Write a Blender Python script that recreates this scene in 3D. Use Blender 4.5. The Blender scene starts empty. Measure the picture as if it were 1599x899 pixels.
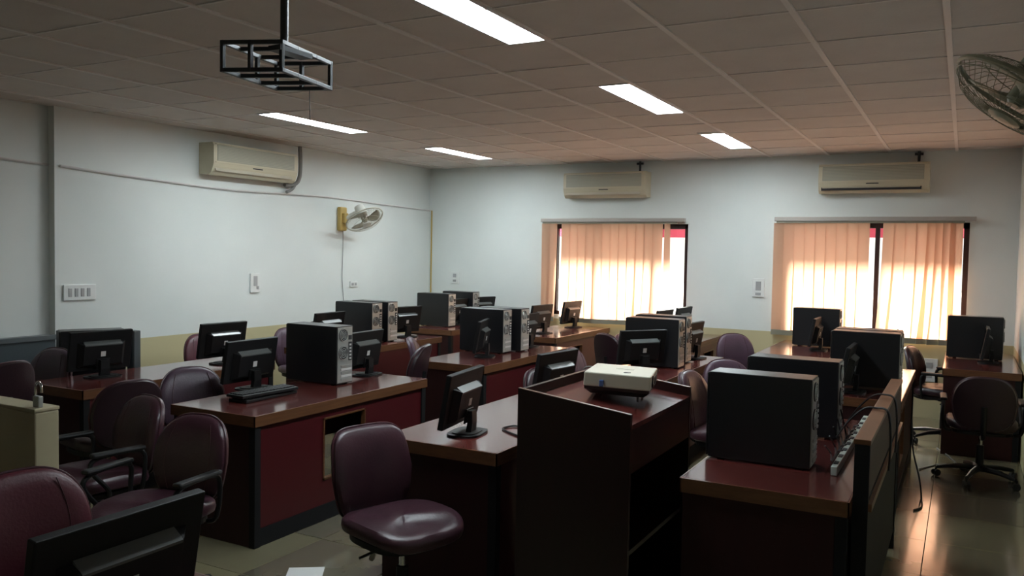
import bpy, bmesh, math, random
from mathutils import Vector, Matrix
random.seed(7)
PI = math.pi
SC = bpy.context.scene
COL = SC.collection

# ---------------------------------------------------------------- camera
H = 1.65
yaw, pitch, roll = -0.495771556, -0.0446788967, 0.0187099812
cy, sy, cp, sp, cr, sr = math.cos(yaw), math.sin(yaw), math.cos(pitch), math.sin(pitch), math.cos(roll), math.sin(roll)
fwd = Vector((sy*cp, cy*cp, sp)); rt = Vector((cy, -sy, 0)); up = rt.cross(fwd)
r2 = rt*cr + up*sr; u2 = up*cr - rt*sr
cam_data = bpy.data.cameras.new('camera')
cam = bpy.data.objects.new('camera', cam_data); COL.objects.link(cam)
cam.matrix_world = Matrix(((r2.x, u2.x, -fwd.x, 0), (r2.y, u2.y, -fwd.y, 0), (r2.z, u2.z, -fwd.z, H), (0, 0, 0, 1)))
cam_data.sensor_width = 36; cam_data.lens = 1303.7/1599*36
cam_data.clip_start = 0.05; cam_data.clip_end = 200
SC.camera = cam

# ---------------------------------------------------------------- world, light, exposure
LAMP_STRENGTH = 50.0
SKY_STRENGTH = 1.6
SC.view_settings.view_transform = 'Standard'; SC.view_settings.look = 'None'
SC.view_settings.gamma = 1.0; SC.view_settings.use_curve_mapping = False
SC.view_settings.exposure = 0.05
world = bpy.data.worlds.new('overcast_sky'); SC.world = world; world.use_nodes = True
wn = world.node_tree; wn.nodes.clear()
bg = wn.nodes.new('ShaderNodeBackground'); wo = wn.nodes.new('ShaderNodeOutputWorld')
bg.inputs[0].default_value = (1.0, 0.95, 0.89, 1); bg.inputs[1].default_value = SKY_STRENGTH
wn.links.new(bg.outputs[0], wo.inputs[0])
sd = bpy.data.lights.new('sun', 'SUN'); sd.energy = 46.0; sd.angle = math.radians(24); sd.color = (1.0, .95, .88)
so = bpy.data.objects.new('sun', sd); COL.objects.link(so)
so.rotation_euler = Vector((.20, -math.cos(math.radians(36)), -math.sin(math.radians(36)))).to_track_quat('-Z', 'Y').to_euler()
def portal(x0, x1, z0, z1, y):
    l = bpy.data.lights.new('window_portal', 'AREA'); l.shape = 'RECTANGLE'
    l.size = x1-x0; l.size_y = z1-z0; l.cycles.is_portal = True
    o = bpy.data.objects.new('window_portal', l); COL.objects.link(o)
    o.location = ((x0+x1)/2, y, (z0+z1)/2); o.rotation_euler = (-PI/2, 0, 0)
portal(-4.6, -2.88, .85, 1.98, 9.72); portal(-1.75, .03, .85, 2.0, 9.72)

# ---------------------------------------------------------------- materials
def mat(name, col, rough=.5, metal=0, coat=0, noise=None, bump=None, spec=.5, emit=None):
    m = bpy.data.materials.new(name); m.use_nodes = True
    nt = m.node_tree; b = nt.nodes['Principled BSDF']
    b.inputs['Base Color'].default_value = (*col, 1); b.inputs['Roughness'].default_value = rough
    b.inputs['Metallic'].default_value = metal; b.inputs['Specular IOR Level'].default_value = spec
    b.inputs['Coat Weight'].default_value = coat; b.inputs['Coat Roughness'].default_value = .12
    tc = nt.nodes.new('ShaderNodeTexCoord')
    if noise:                                   # (scale xyz, colour2, detail, contrast lo, hi)
        sc, c2, lo, hi = noise
        mp = nt.nodes.new('ShaderNodeMapping'); mp.inputs['Scale'].default_value = sc
        n = nt.nodes.new('ShaderNodeTexNoise'); n.inputs['Scale'].default_value = 1; n.inputs['Detail'].default_value = 6
        r = nt.nodes.new('ShaderNodeValToRGB')
        r.color_ramp.elements[0].position = lo; r.color_ramp.elements[1].position = hi
        r.color_ramp.elements[0].color = (*col, 1); r.color_ramp.elements[1].color = (*c2, 1)
        nt.links.new(tc.outputs['Object'], mp.inputs[0]); nt.links.new(mp.outputs[0], n.inputs[0])
        nt.links.new(n.outputs[0], r.inputs[0]); nt.links.new(r.outputs[0], b.inputs['Base Color'])
    if bump:
        n2 = nt.nodes.new('ShaderNodeTexNoise'); n2.inputs['Scale'].default_value = bump[0]; n2.inputs['Detail'].default_value = 3
        bp = nt.nodes.new('ShaderNodeBump'); bp.inputs['Strength'].default_value = bump[1]; bp.inputs['Distance'].default_value = .01
        nt.links.new(tc.outputs['Object'], n2.inputs[0]); nt.links.new(n2.outputs[0], bp.inputs['Height'])
        nt.links.new(bp.outputs[0], b.inputs['Normal'])
    if emit:
        b.inputs['Emission Color'].default_value = (*emit[0], 1); b.inputs['Emission Strength'].default_value = emit[1]
    return m
M = {}
M['ceil_tile'] = mat('ceiling_tile', (.68, .62, .57), .85, noise=((2, 2, 2), (.62, .56, .52), .4, .65), bump=(60, .15))
M['tee'] = mat('ceiling_tee', (.78, .73, .69), .6)
def wall_material():
    m = mat('painted_wall', (.66, .70, .67), .6)
    nt = m.node_tree; b = nt.nodes['Principled BSDF']
    g = nt.nodes.new('ShaderNodeNewGeometry'); s = nt.nodes.new('ShaderNodeSeparateXYZ')
    mr = nt.nodes.new('ShaderNodeMath'); mr.operation = 'GREATER_THAN'; mr.inputs[1].default_value = .80
    n = nt.nodes.new('ShaderNodeTexNoise'); n.inputs['Scale'].default_value = 1.2; n.inputs['Detail'].default_value = 5
    r = nt.nodes.new('ShaderNodeValToRGB')
    r.color_ramp.elements[0].position = .35; r.color_ramp.elements[0].color = (.68, .715, .69, 1)
    r.color_ramp.elements[1].position = .7; r.color_ramp.elements[1].color = (.735, .765, .735, 1)
    mx = nt.nodes.new('ShaderNodeMix'); mx.data_type = 'RGBA'
    mx.inputs['A'].default_value = (.52, .46, .27, 1)
    nt.links.new(g.outputs['Position'], s.inputs[0]); nt.links.new(s.outputs['Z'], mr.inputs[0])
    nt.links.new(g.outputs['Position'], n.inputs[0]); nt.links.new(n.outputs[0], r.inputs[0])
    nt.links.new(mr.outputs[0], mx.inputs['Factor']); nt.links.new(r.outputs[0], mx.inputs['B'])
    nt.links.new(mx.outputs['Result'], b.inputs['Base Color'])
    return m
M['wall'] = wall_material()
def floor_mat():
    m = mat('floor_tile', (.17, .15, .10), .2, coat=.8, bump=(6, .03)); nt = m.node_tree; b = nt.nodes['Principled BSDF']
    oi = nt.nodes.new('ShaderNodeObjectInfo'); tc = nt.nodes.new('ShaderNodeTexCoord'); n = nt.nodes.new('ShaderNodeTexNoise'); n.inputs['Scale'].default_value = 9; n.inputs['Detail'].default_value = 6
    r = nt.nodes.new('ShaderNodeValToRGB'); r.color_ramp.elements[0].color = (.115, .100, .078, 1); r.color_ramp.elements[1].color = (.215, .190, .112, 1)
    a = nt.nodes.new('ShaderNodeMath'); a.operation = 'MULTIPLY_ADD'; a.inputs[1].default_value = .25
    nt.links.new(tc.outputs['Object'], n.inputs[0]); nt.links.new(n.outputs[0], a.inputs[0]); nt.links.new(oi.outputs['Random'], a.inputs[2])
    nt.links.new(a.outputs[0], r.inputs[0]); nt.links.new(r.outputs[0], b.inputs['Base Color']); return m
M['floor_tile'] = floor_mat()
M['grout'] = mat('grout', (.12, .10, .07), .8)
M['desk_top'] = mat('desk_laminate', (.125, .027, .022), .2, coat=.7, noise=((3, 40, 10), (.09, .019, .016), .3, .8))
M['edge_wood'] = mat('wood_edge_band', (.150, .064, .027), .36, noise=((12, 4, 60), (.095, .038, .017), .3, .75))
M['end_panel'] = mat('maroon_end_panel', (.030, .007, .007), .5, spec=.3, noise=((30, 30, 2), (.022, .005, .006), .3, .8))
M['red_panel'] = mat('red_modesty_panel', (.062, .0045, .0075), .38)
M['brown_panel'] = mat('brown_modesty_panel', (.12, .036, .028), .38, noise=((30, 3, 3), (.085, .027, .02), .3, .8))
M['black_lam'] = mat('black_laminate', (.007, .007, .008), .65, spec=.25)
M['lectern'] = mat('lectern_laminate', (.017, .0048, .0045), .34, coat=.05, noise=((30, 4, 3), (.013, .0035, .0035), .3, .8))
M['black'] = mat('black_plastic', (.006, .006, .0065), .5, spec=.35)
M['case'] = mat('black_case_paint', (.009, .009, .0105), .34, spec=.5, bump=(400, .05))
M['monitor'] = mat('monitor_shell', (.0065, .0065, .007), .55, spec=.3, bump=(300, .08))
M['screen'] = mat('dark_screen', (.006, .006, .007), .12)
M['ridge_highlight'] = mat('monitor_ridge_highlight', (.10, .108, .105), .28)  # far paler than the shell: the ridge's highlight put into its colour
M['steel'] = mat('galvanised_steel', (.42, .44, .42), .42, metal=.6)
M['dark_grille'] = mat('dark_grille', (.03, .03, .032), .6)
M['sticker'] = mat('pale_sticker', (.62, .62, .60), .6)
M['chrome'] = mat('chrome', (.6, .6, .6), .2, metal=1)
M['leather'] = mat('maroon_leather', (.050, .017, .026), .38, bump=(90, .12), noise=((6, 6, 6), (.036, .013, .020), .35, .7))
M['leather_l'] = mat('faded_plum_leather', (.085, .048, .072), .42, bump=(90, .12), noise=((6, 6, 6), (.064, .036, .054), .35, .7))
M['leather_d'] = mat('dark_plum_leather', (.022, .009, .013), .40, bump=(90, .12))
M['leather_r'] = mat('wine_leather', (.075, .010, .020), .42, bump=(90, .12))
M['piping'] = mat('leather_piping', (.05, .012, .018), .4)
M['torn'] = mat('torn_lining', (.28, .26, .22), .9)
M['cream'] = mat('cream_painted_metal', (.42, .37, .24), .5, noise=((3, 3, 3), (.37, .32, .21), .4, .7))
M['ac'] = mat('aged_cream_plastic', (.60, .55, .40), .4)
M['ac_grille'] = mat('ac_grille', (.38, .38, .30), .5)
M['ac_slat'] = mat('ac_vane', (.50, .46, .36), .5)
M['yellow_pl'] = mat('yellowed_plastic', (.52, .36, .11), .45)
M['white_pl'] = mat('white_plastic', (.66, .66, .60), .4)
M['fan_blade'] = mat('fan_blade', (.34, .31, .23), .35)
M['fan_wire'] = mat('fan_wire', (.50, .48, .38), .35)
M['fan_dark'] = mat('fan_dusty_olive', (.24, .23, .15), .45)
M['grey_metal'] = mat('dark_painted_steel', (.035, .038, .042), .4, metal=.3)
M['grey_lite'] = mat('grey_pipe', (.20, .20, .19), .5)
M['conduit'] = mat('pale_conduit', (.62, .60, .58), .5)
M['slate'] = mat('slate_board', (.045, .060, .068), .55)
M['slate_cap'] = mat('slate_cap', (.10, .115, .12), .4)
M['switch'] = mat('switch_plate', (.72, .74, .72), .35)
M['switch_d'] = mat('switch_rocker', (.35, .36, .36), .4)
M['frame_blk'] = mat('window_frame', (.035, .014, .012), .4)
M['rail'] = mat('blind_rail', (.42, .38, .34), .35, metal=.3)
M['weight'] = mat('blind_weight', (.24, .23, .17), .5)
M['proj_top'] = mat('projector_cream', (.60, .58, .47), .4)
M['proj_dark'] = mat('projector_base', (.03, .03, .03), .4)
M['blue'] = mat('blue_lock', (.08, .14, .32), .35)
M['rubber'] = mat('cable_rubber', (.012, .012, .012), .5)
M['strip'] = mat('power_strip', (.50, .58, .54), .4)
M['paper'] = mat('paper', (.7, .7, .68), .8)
M['pink'] = mat('pink_awning', (.62, .12, .20), .8)
M['ground_out'] = mat('outside_pavement', (.22, .205, .185), .9)
M['lampframe'] = mat('lamp_frame', (.6, .6, .6), .4)
M['lamp'] = mat('fluorescent_diffuser', (.9, .95, 1), .5, emit=((.83, .935, .98), LAMP_STRENGTH))
def slat_mat():
    m = bpy.data.materials.new('peach_blind_fabric'); m.use_nodes = True; nt = m.node_tree; nt.nodes.clear()
    d = nt.nodes.new('ShaderNodeBsdfDiffuse'); t = nt.nodes.new('ShaderNodeBsdfTranslucent'); mx = nt.nodes.new('ShaderNodeMixShader'); o = nt.nodes.new('ShaderNodeOutputMaterial')
    d.inputs[0].default_value = (.62, .42, .30, 1); t.inputs[0].default_value = (.80, .48, .33, 1); mx.inputs[0].default_value = .55
    nt.links.new(d.outputs[0], mx.inputs[1]); nt.links.new(t.outputs[0], mx.inputs[2]); nt.links.new(mx.outputs[0], o.inputs[0]); return m
M['slat'] = slat_mat()
def glass_mat():
    m = bpy.data.materials.new('window_glass'); m.use_nodes = True; nt = m.node_tree; nt.nodes.clear()
    g = nt.nodes.new('ShaderNodeBsdfGlossy'); g.inputs['Roughness'].default_value = .03
    t = nt.nodes.new('ShaderNodeBsdfTransparent'); t.inputs[0].default_value = (.93, .95, .94, 1)
    f = nt.nodes.new('ShaderNodeFresnel'); f.inputs[0].default_value = 1.3
    mx = nt.nodes.new('ShaderNodeMixShader'); o = nt.nodes.new('ShaderNodeOutputMaterial')
    nt.links.new(f.outputs[0], mx.inputs[0]); nt.links.new(t.outputs[0], mx.inputs[1]); nt.links.new(g.outputs[0], mx.inputs[2]); nt.links.new(mx.outputs[0], o.inputs[0]); return m
M['glass'] = glass_mat()

# ---------------------------------------------------------------- mesh helpers
class MB:
    def __init__(s): s.bm = bmesh.new()
    def box(s, x0, x1, y0, y1, z0, z1, bev=0, mt=None):
        r = bmesh.ops.create_cube(s.bm, size=1)['verts']
        for v in r:
            v.co = Vector((x0+(v.co.x+.5)*(x1-x0), y0+(v.co.y+.5)*(y1-y0), z0+(v.co.z+.5)*(z1-z0)))
        if bev > 0:
            es = list({e for v in r for e in v.link_edges})
            res = bmesh.ops.bevel(s.bm, geom=es, offset=bev, segments=2, affect='EDGES', profile=.5)
            r = list({v for f in res['faces'] for v in f.verts} | {v for v in r if v.is_valid})
        if mt is not None:
            for v in r: v.co = mt @ v.co
        return s
    def tube(s, pts, r, n=8, closed=False):
        pts = [Vector(p) for p in pts]; rings = []; N = len(pts); prev = None
        for i, p in enumerate(pts):
            if closed: t = pts[(i+1) % N]-pts[i-1]
            else: t = pts[min(i+1, N-1)]-pts[max(i-1, 0)]
            t.normalize()
            if prev is None:
                a = Vector((0, 0, 1)) if abs(t.z) < .9 else Vector((1, 0, 0))
                u = t.cross(a).normalized()
            else:
                u = (prev-t*prev.dot(t)).normalized()
            prev = u; w = t.cross(u); rr = r[i] if isinstance(r, (list, tuple)) else r
            rings.append([s.bm.verts.new(p+(u*math.cos(2*PI*k/n)+w*math.sin(2*PI*k/n))*rr) for k in range(n)])
        for i in range(N if closed else N-1):
            a, b = rings[i], rings[(i+1) % N]
            for k in range(n): s.bm.faces.new((a[k], a[(k+1) % n], b[(k+1) % n], b[k]))
        if not closed:
            s.bm.faces.new(rings[0][::-1]); s.bm.faces.new(rings[-1])
        return s
    def lathe(s, prof, n=24, mt=None):          # prof [(r,z)]
        rings = []
        for r, z in prof:
            rings.append([s.bm.verts.new((max(r, 1e-4)*math.cos(2*PI*k/n), max(r, 1e-4)*math.sin(2*PI*k/n), z)) for k in range(n)])
        for a, b in zip(rings, rings[1:]):
            for k in range(n): s.bm.faces.new((a[k], a[(k+1) % n], b[(k+1) % n], b[k]))
        s.bm.faces.new(rings[0][::-1]); s.bm.faces.new(rings[-1])
        if mt is not None:
            for rg in rings:
                for v in rg: v.co = mt @ v.co
        return s
    def loft(s, rings):
        rs = [[s.bm.verts.new(p) for p in r] for r in rings]; n = len(rs[0])
        for a, b in zip(rs, rs[1:]):
            for k in range(n): s.bm.faces.new((a[k], a[(k+1) % n], b[(k+1) % n], b[k]))
        s.bm.faces.new(rs[0][::-1]); s.bm.faces.new(rs[-1]); return s
    def prism(s, pts, z0, z1, mt=None):
        a = [s.bm.verts.new((p[0], p[1], z0)) for p in pts]; b = [s.bm.verts.new((p[0], p[1], z1)) for p in pts]; n = len(pts)
        s.bm.faces.new(a[::-1]); s.bm.faces.new(b)
        for k in range(n): s.bm.faces.new((a[k], a[(k+1) % n], b[(k+1) % n], b[k]))
        if mt is not None:
            for v in a+b: v.co = mt @ v.co
        return s
    def build(s, name, m, parent=None, smooth=False, loc=None):
        bmesh.ops.recalc_face_normals(s.bm, faces=s.bm.faces)
        me = bpy.data.meshes.new(name); s.bm.to_mesh(me); s.bm.free()
        me.materials.append(M[m] if isinstance(m, str) else m)
        if smooth:
            for p in me.polygons: p.use_smooth = True
            try: me.set_sharp_from_angle(angle=math.radians(40))
            except Exception: pass
        o = bpy.data.objects.new(name, me); COL.objects.link(o)
        if parent: o.parent = parent
        if loc: o.location = loc
        return o
def smooth_path(pts, n=6):
    pts = [Vector(p) for p in pts]; out = []
    P = [pts[0]]+pts+[pts[-1]]
    for i in range(1, len(P)-2):
        for k in range(n):
            t = k/n; a, b, c, d = P[i-1], P[i], P[i+1], P[i+2]
            out.append(.5*((2*b)+(c-a)*t+(2*a-5*b+4*c-d)*t*t+(3*b-a-3*c+d)*t**3))
    out.append(pts[-1]); return out
def tag(o, label=None, cat=None, group=None, kind=None):
    if label: o['label'] = label
    if cat: o['category'] = cat
    if group: o['group'] = group
    if kind: o['kind'] = kind
    return o
def empty(name, loc=(0, 0, 0), rz=0):
    o = bpy.data.objects.new(name, None); COL.objects.link(o); o.location = loc; o.rotation_euler = (0, 0, rz); o.empty_display_size = .1
    return o
def copy_tree(o, parent=None):
    c = o.copy(); COL.objects.link(c)
    if parent: c.parent = parent
    for ch in [x for x in CH.get(o.name, [])]: copy_tree(ch, c)
    return c
CH = {}
def index_tree(root):
    for o in COL.objects:
        if o.parent is not None and o.parent.name not in DONE: CH.setdefault(o.parent.name, []).append(o)
    for k in list(CH): DONE.add(k)
DONE = set()
def struct(o): o['kind'] = 'structure'; return o

# ---------------------------------------------------------------- room shell
XL, XR, YB, YF, ZC = -6.5, .46, 9.6, -1.6, 2.746
XL2 = -6.58
fl = struct(MB().box(XL2-.1, XR+.1, YF-.1, YB+.1, -.1, -.006).build('floor', 'grout'))
ts = .6; g = .0025; k = 0
me_t = None
x = XR-.001
xs = []
while x > XL2: xs.append((max(x-ts, XL2), x)); x -= ts
y = YB; ys = []
while y > YF: ys.append((max(y-ts, YF), y)); y -= ts
tile_me = {}
for (a, b) in xs:
    for (c, d) in ys:
        key = (round(b-a, 3), round(d-c, 3))
        if key not in tile_me:
            o = MB().box(g, b-a-g, g, d-c-g, -.008, 0).build('tile', 'floor_tile', fl); tile_me[key] = o.data
        else:
            o = bpy.data.objects.new('tile', tile_me[key]); COL.objects.link(o); o.parent = fl
        o.location = (a, c, random.uniform(-.0004, .0004))
ce = struct(MB().box(XL2-.1, XR+.1, YF-.1, YB+.1, ZC+.05, ZC+.12).build('ceiling', 'grout'))
X0, Y0, TS = -.11, 3.33, .61
gx = [X0+TS*i for i in range(-12, 2)]; gx = [v for v in gx if XL2 < v < XR]
gy = [Y0+TS*i for i in range(-9, 12)]; gy = [v for v in gy if YF < v < YB]
ex = [XL2]+gx+[XR]; ey = [YF]+gy+[YB]
LX = [(-2.17, -1.945), (-5.22, -4.995)]
LIGHTS = [(-2.17, -1.945, 2.73, 3.93, 'near'), (-2.17, -1.945, 5.16, 6.36, 'mid'), (-2.17, -1.945, 7.50, 8.70, 'far'), (-5.22, -4.995, 5.14, 6.34, 'lmid'), (-5.22, -4.995, 7.52, 8.72, 'lfar')]
ctile = {}
for a, b in zip(ex, ex[1:]):
    for c, d in zip(ey, ey[1:]):
        a2 = a
        segs = [(a, b)]
        for (l0, l1, m0, m1, nm) in LIGHTS:      # leave the lamp opening free
            if a < (l0+l1)/2 < b and c < m1-.15 and d > m0+.15: segs = [(a, l0-.01)]
        for (p, q) in segs:
            key = (round(q-p, 3), round(d-c, 3))
            if key not in ctile:
                o = MB().box(.004, q-p-.004, .004, d-c-.004, 0, .02).build('tile', 'ceil_tile', ce); ctile[key] = o.data
            else:
                o = bpy.data.objects.new('tile', ctile[key]); COL.objects.link(o); o.parent = ce
            o.location = (p, c, ZC+random.uniform(.002, .004))
for v in gx: MB().box(v-.014, v+.014, YF, YB, ZC-.006, ZC+.03).build('main_tee', 'tee', ce)
for v in gy: MB().box(XL2, XR, v-.006, v+.006, ZC-.001, ZC+.012).build('cross_tee', 'tee', ce)
SY = 4.2
wl = MB(); wl.box(XL-.15, XL, SY, YB+.15, 0, ZC+.1); wl.box(XL2-.15, XL2, YF-.15, SY, 0, ZC+.1); struct(wl.build('wall_left', 'wall'))
struct(MB().box(XR, XR+.15, YF-.15, YB+.15, 0, ZC+.1).build('wall_right', 'wall'))
struct(MB().box(XL2-.15, XR+.15, YF-.15, YF, 0, ZC+.1).build('wall_front', 'wall'))
W = [(-4.62, -2.86, .85, 2.0), (-1.78, .035, .85, 2.02)]
wb = MB()
wb.box(XL, W[0][0], YB, YB+.2, 0, ZC+.1); wb.box(W[0][1], W[1][0], YB, YB+.2, 0, ZC+.1); wb.box(W[1][1], XR, YB, YB+.2, 0, ZC+.1)
for w in W: wb.box(w[0], w[1], YB, YB+.2, 0, w[2]); wb.box(w[0], w[1], YB, YB+.2, w[3], ZC+.1)
struct(wb.build('wall_back', 'wall'))
def window(n, w, mull):
    r = empty('window_%d' % n, ((w[0]+w[1])/2, YB+.08, w[2])); struct(r)
    hx = (w[1]-w[0])/2; hz = w[3]-w[2]; c = (w[0]+w[1])/2
    f = MB()
    f.box(-hx, hx, -.03, .03, 0, .05); f.box(-hx, hx, -.03, .03, hz-.06, hz)
    f.box(-hx, -hx+.05, -.03, .03, 0, hz); f.box(hx-.05, hx, -.03, .03, 0, hz)
    f.build('window_frame', 'frame_blk', r)
    cuts = [-hx+.05]
    for m in mull:
        MB().box(m-c-.022, m-c+.022, -.03, .03, .05, hz-.06).build('mullion', 'frame_blk', r); cuts += [m-c-.022, m-c+.022]
    cuts.append(hx-.05)
    for a, b in zip(cuts[::2], cuts[1::2]): MB().box(a, b, -.003, .003, .05, hz-.06).build('pane', 'glass', r)
window(1, W[0], [-4.05, -3.30]); window(2, W[1], [-.82])
# outside: pale yard and pink awnings over the windows
tag(MB().box(-30, 30, YB+.25, 60, -.6, -.5).build('yard_ground', 'ground_out'), kind='structure')
aw = empty('window_awning', (-3.74, YB+.2, 1.96)); tag(aw, 'pink sunshade outside, seen through the gaps of the left window blind', 'awning')
MB().box(-1.05, 1.05, 0, .30, 0, .05).build('shade_slab', 'pink', aw); MB().box(-1.05, 1.05, .27, .30, -.11, 0).build('shade_lip', 'pink', aw)
aw = empty('window_awning', (-.87, YB+.2, 1.98)); tag(aw, 'pink sunshade outside, seen through the gap of the right window blind', 'awning')
MB().box(-1.05, 1.05, 0, .30, 0, .05).build('shade_slab', 'pink', aw); MB().box(-1.05, 1.05, .27, .30, -.11, 0).build('shade_lip', 'pink', aw)

# ---------------------------------------------------------------- vertical blinds
def blind(x0, x1, zt, zb, slats, label, stub=0):
    r = empty('vertical_blind', ((x0+x1)/2, YB-.07, zt)); c = (x0+x1)/2
    tag(r, label, 'blind', 'vertical blinds')
    MB().box(x0-c, x1-c, -.035, .035, -.015, .03, .004).build('rail', 'rail', r)
    MB().box(x0-c+.02, x1-c-.10, -.02, .02, -.035, -.015).build('carrier_strip', 'weight', r)
    for (a, wd, rot, sh, short) in slats:       # centre at top, width, twist, shift at the bottom
        h = zt-zb-.045-short
        m = MB(); n = 10; rows = 9; vs = []
        for j in range(rows+1):
            t = j/rows; ro = rot*(1-.35*t)+.03*math.sin(3*t+a*9); row = []
            for i in range(n+1):
                u = (i/n-.5)*wd; bow = .006*(1-(2*i/n-1)**2)
                row.append(m.bm.verts.new((a-c+sh*t*t+u*math.cos(ro), .0+u*math.sin(ro)-bow*math.cos(ro)-.004*math.sin(4*t+a*5), -.035-h*t)))
            vs.append(row)
        for j in range(rows):
            for i in range(n): m.bm.faces.new((vs[j][i], vs[j][i+1], vs[j+1][i+1], vs[j+1][i]))
        m.build('slat', 'slat', r, smooth=True)
        ro = rot*.65+.03*math.sin(3+a*9); yy = -.004*math.sin(4+a*5)
        mt = Matrix.Translation((a-c+sh, yy-.004, -.035-h)) @ Matrix.Rotation(ro, 4, 'Z')
        MB().box(-wd/2, wd/2, -.005, .005, -.006, .050, mt=mt).build('slat_weight', 'weight', r)
s1 = []
a = -4.69; i = 0
for a in [-4.68, -4.58]: s1.append((a, .115, random.uniform(-.12, .12), -.0 if a < -4.6 else -.03, 0))
a = -4.40
while a < -3.20:
    s1.append((a, .118, random.uniform(.10, .22), random.uniform(-.02, .0)-.02*(a > -3.5), random.uniform(0, .012))); a += .1085
s1.append((-3.09, .09, 1.05, .01, 0))
blind(-4.74, -2.88, 2.035, .765, s1, 'peach vertical blind of the left window, its right end slid open')
s2 = []
a = -1.81
while a < -.88: s2.append((a, .118, random.uniform(.10, .22), random.uniform(-.01, .01), random.uniform(0, .01))); a += .108
for q, (a, ro, sh) in enumerate([(-.70, .1, -.05), (-.60, .2, -.06), (-.49, .15, -.03), (-.39, .15, -.02), (-.30, .75, -.06), (-.22, .65, -.04), (-.145, .12, .0), (-.08, .15, .0)]):
    s2.append((a, .118, ro, sh, 0))
blind(-1.86, .09, 2.045, .765, s2, 'peach vertical blind of the right window with one gap in its middle')

# ---------------------------------------------------------------- ceiling lamps
lab = {'near': 'lit ceiling light nearest the camera, cut by the top of the photo', 'mid': 'lit ceiling light in the middle of the right row', 'far': 'small lit ceiling light of the right row nearest the windows',
       'lmid': 'lit ceiling light beside the hanging projector cage', 'lfar': 'lit ceiling light of the left row nearest the back wall'}
for (l0, l1, m0, m1, nm) in LIGHTS:
    r = empty('ceiling_light', ((l0+l1)/2, (m0+m1)/2, ZC)); tag(r, lab[nm], 'light', 'recessed fluorescent ceiling lights')
    hx = (l1-l0)/2; hy = (m1-m0)/2
    f = MB(); f.box(-hx-.008, -hx+.004, -hy, hy, -.004, .045); f.box(hx-.004, hx+.008, -hy, hy, -.004, .045)
    f.box(-hx, hx, -hy-.006, -hy+.006, -.004, .045); f.box(-hx, hx, hy-.006, hy+.006, -.004, .045); f.box(-hx, hx, -hy, hy, .04, .045)
    f.build('frame', 'lampframe', r)
    MB().box(-hx+.005, hx-.005, -hy+.007, hy-.007, .004, .02).build('diffuser', 'lamp', r)

# ---------------------------------------------------------------- desks
def desk(x0, x1, y0, y1, label, cut=None, front='red_panel', lip=True, plinth=True, h=.73):
    r = empty('computer_desk', ((x0+x1)/2, (y0+y1)/2, 0)); cx, cy_ = (x0+x1)/2, (y0+y1)/2
    tag(r, label, 'desk', 'computer desks in rows'); x0 -= cx; x1 -= cx; y0 -= cy_; y1 -= cy_
    t = .06
    MB().box(x0+.004, x1-.004, y0+.004, y1-.004, h-t+.002, h, .003).build('desk_top', 'desk_top', r)
    e = MB(); e.box(x0, x1, y0, y0+.006, h-t, h-.001); e.box(x1-.006, x1, y0, y1, h-t, h-.001); e.box(x0, x1, y1-.006, y1, h-t, h-.001); e.box(x0, x0+.006, y0, y1, h-t, h-.001)
    e.build('edge_band', 'edge_wood', r)
    for (a, b) in ((y0+.015, y0+.045), (y1-.045, y1-.015)):
        MB().box(x0+.01, x1-.05, a, b, 0, h-t, .002).build('end_panel', 'end_panel', r)
    for (a, b) in ((y0+.012, y0+.055), (y1-.055, y1-.012)):
        MB().box(x1-.05, x1-.008, a, b, 0, h-t).build('corner_post', 'black_lam', r)
    p = MB(); zb = .10; X0_, X1_ = x1-.035, x1-.018
    if cut:
        a, b, c, d = cut[0]-cy_, cut[1]-cy_, cut[2], cut[3]
        p.box(X0_, X1_, y0+.055, a, zb, h-t); p.box(X0_, X1_, b, y1-.055, zb, h-t); p.box(X0_, X1_, a, b, zb, c); p.box(X0_, X1_, a, b, d, h-t)
        q = MB(); w = .010
        q.box(X0_-.01, X1_+.006, a, a+w, c, d); q.box(X0_-.01, X1_+.006, b-w, b, c, d); q.box(X0_-.01, X1_+.006, a, b, d-w, d); q.box(X0_-.01, X1_+.006, a, b, c, c+w)
        q.build('opening_trim', 'edge_wood', r)
    else: p.box(X0_, X1_, y0+.055, y1-.055, zb, h-t)
    p.build('modesty_panel', front, r)
    MB().box(X0_-.005, X1_+.004, y0+.055, y1-.055, .0, zb).build('kick_rail', 'black_lam', r)
    MB().box(x0+.42, x0+.438, y0+.05, y1-.05, .45, h-t-.002).build('shelf_panel', 'end_panel', r)
    return r
desk(-5.38, -4.79, 3.27, 4.92, 'maroon desk nearest the camera along the left wall', front='red_panel')
desk(-5.44, -4.82, 5.70, 7.38, 'desk with a pair of towers, second along the left wall')
desk(-5.70, -5.10, 8.00, 9.55, 'desk in the far left corner with two towers', front='red_panel')
desk(-3.99, -3.33, 3.27, 4.92, 'desk with a square opening in its red front and two keyboards on it', cut=(3.84, 4.24, .25, .625))
desk(-3.97, -3.31, 5.68, 7.30, 'desk in the room centre bearing two towers side by side')
desk(-4.45, -3.79, 8.00, 9.55, 'brown fronted desk before the left window with two backlit monitors', front='brown_panel', cut=(8.25, 8.75, .25, .60))
desk(-2.49, -1.83, 3.27, 4.95, 'desk left of the lectern with a loose black cord on it')
desk(-2.50, -1.87, 5.72, 7.48, 'desk behind the lectern with a tower and big dark monitor')
desk(-3.05, -2.40, 8.00, 9.55, 'brown desk between the two windows at the back wall', front='brown_panel', cut=(8.8, 9.2, .3, .6))
desk(-1.00, -.345, 3.33, 5.05, 'desk right of the lectern with two large towers and a raised cable panel')
desk(-.99, -.32, 5.86, 7.62, 'desk on the right aisle with backlit edge, second row', cut=(6.1, 6.5, .25, .62), front='end_panel')
desk(-1.70, -1.04, 8.00, 9.50, 'desk before the right window with a tower and thin monitor stand')
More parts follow.
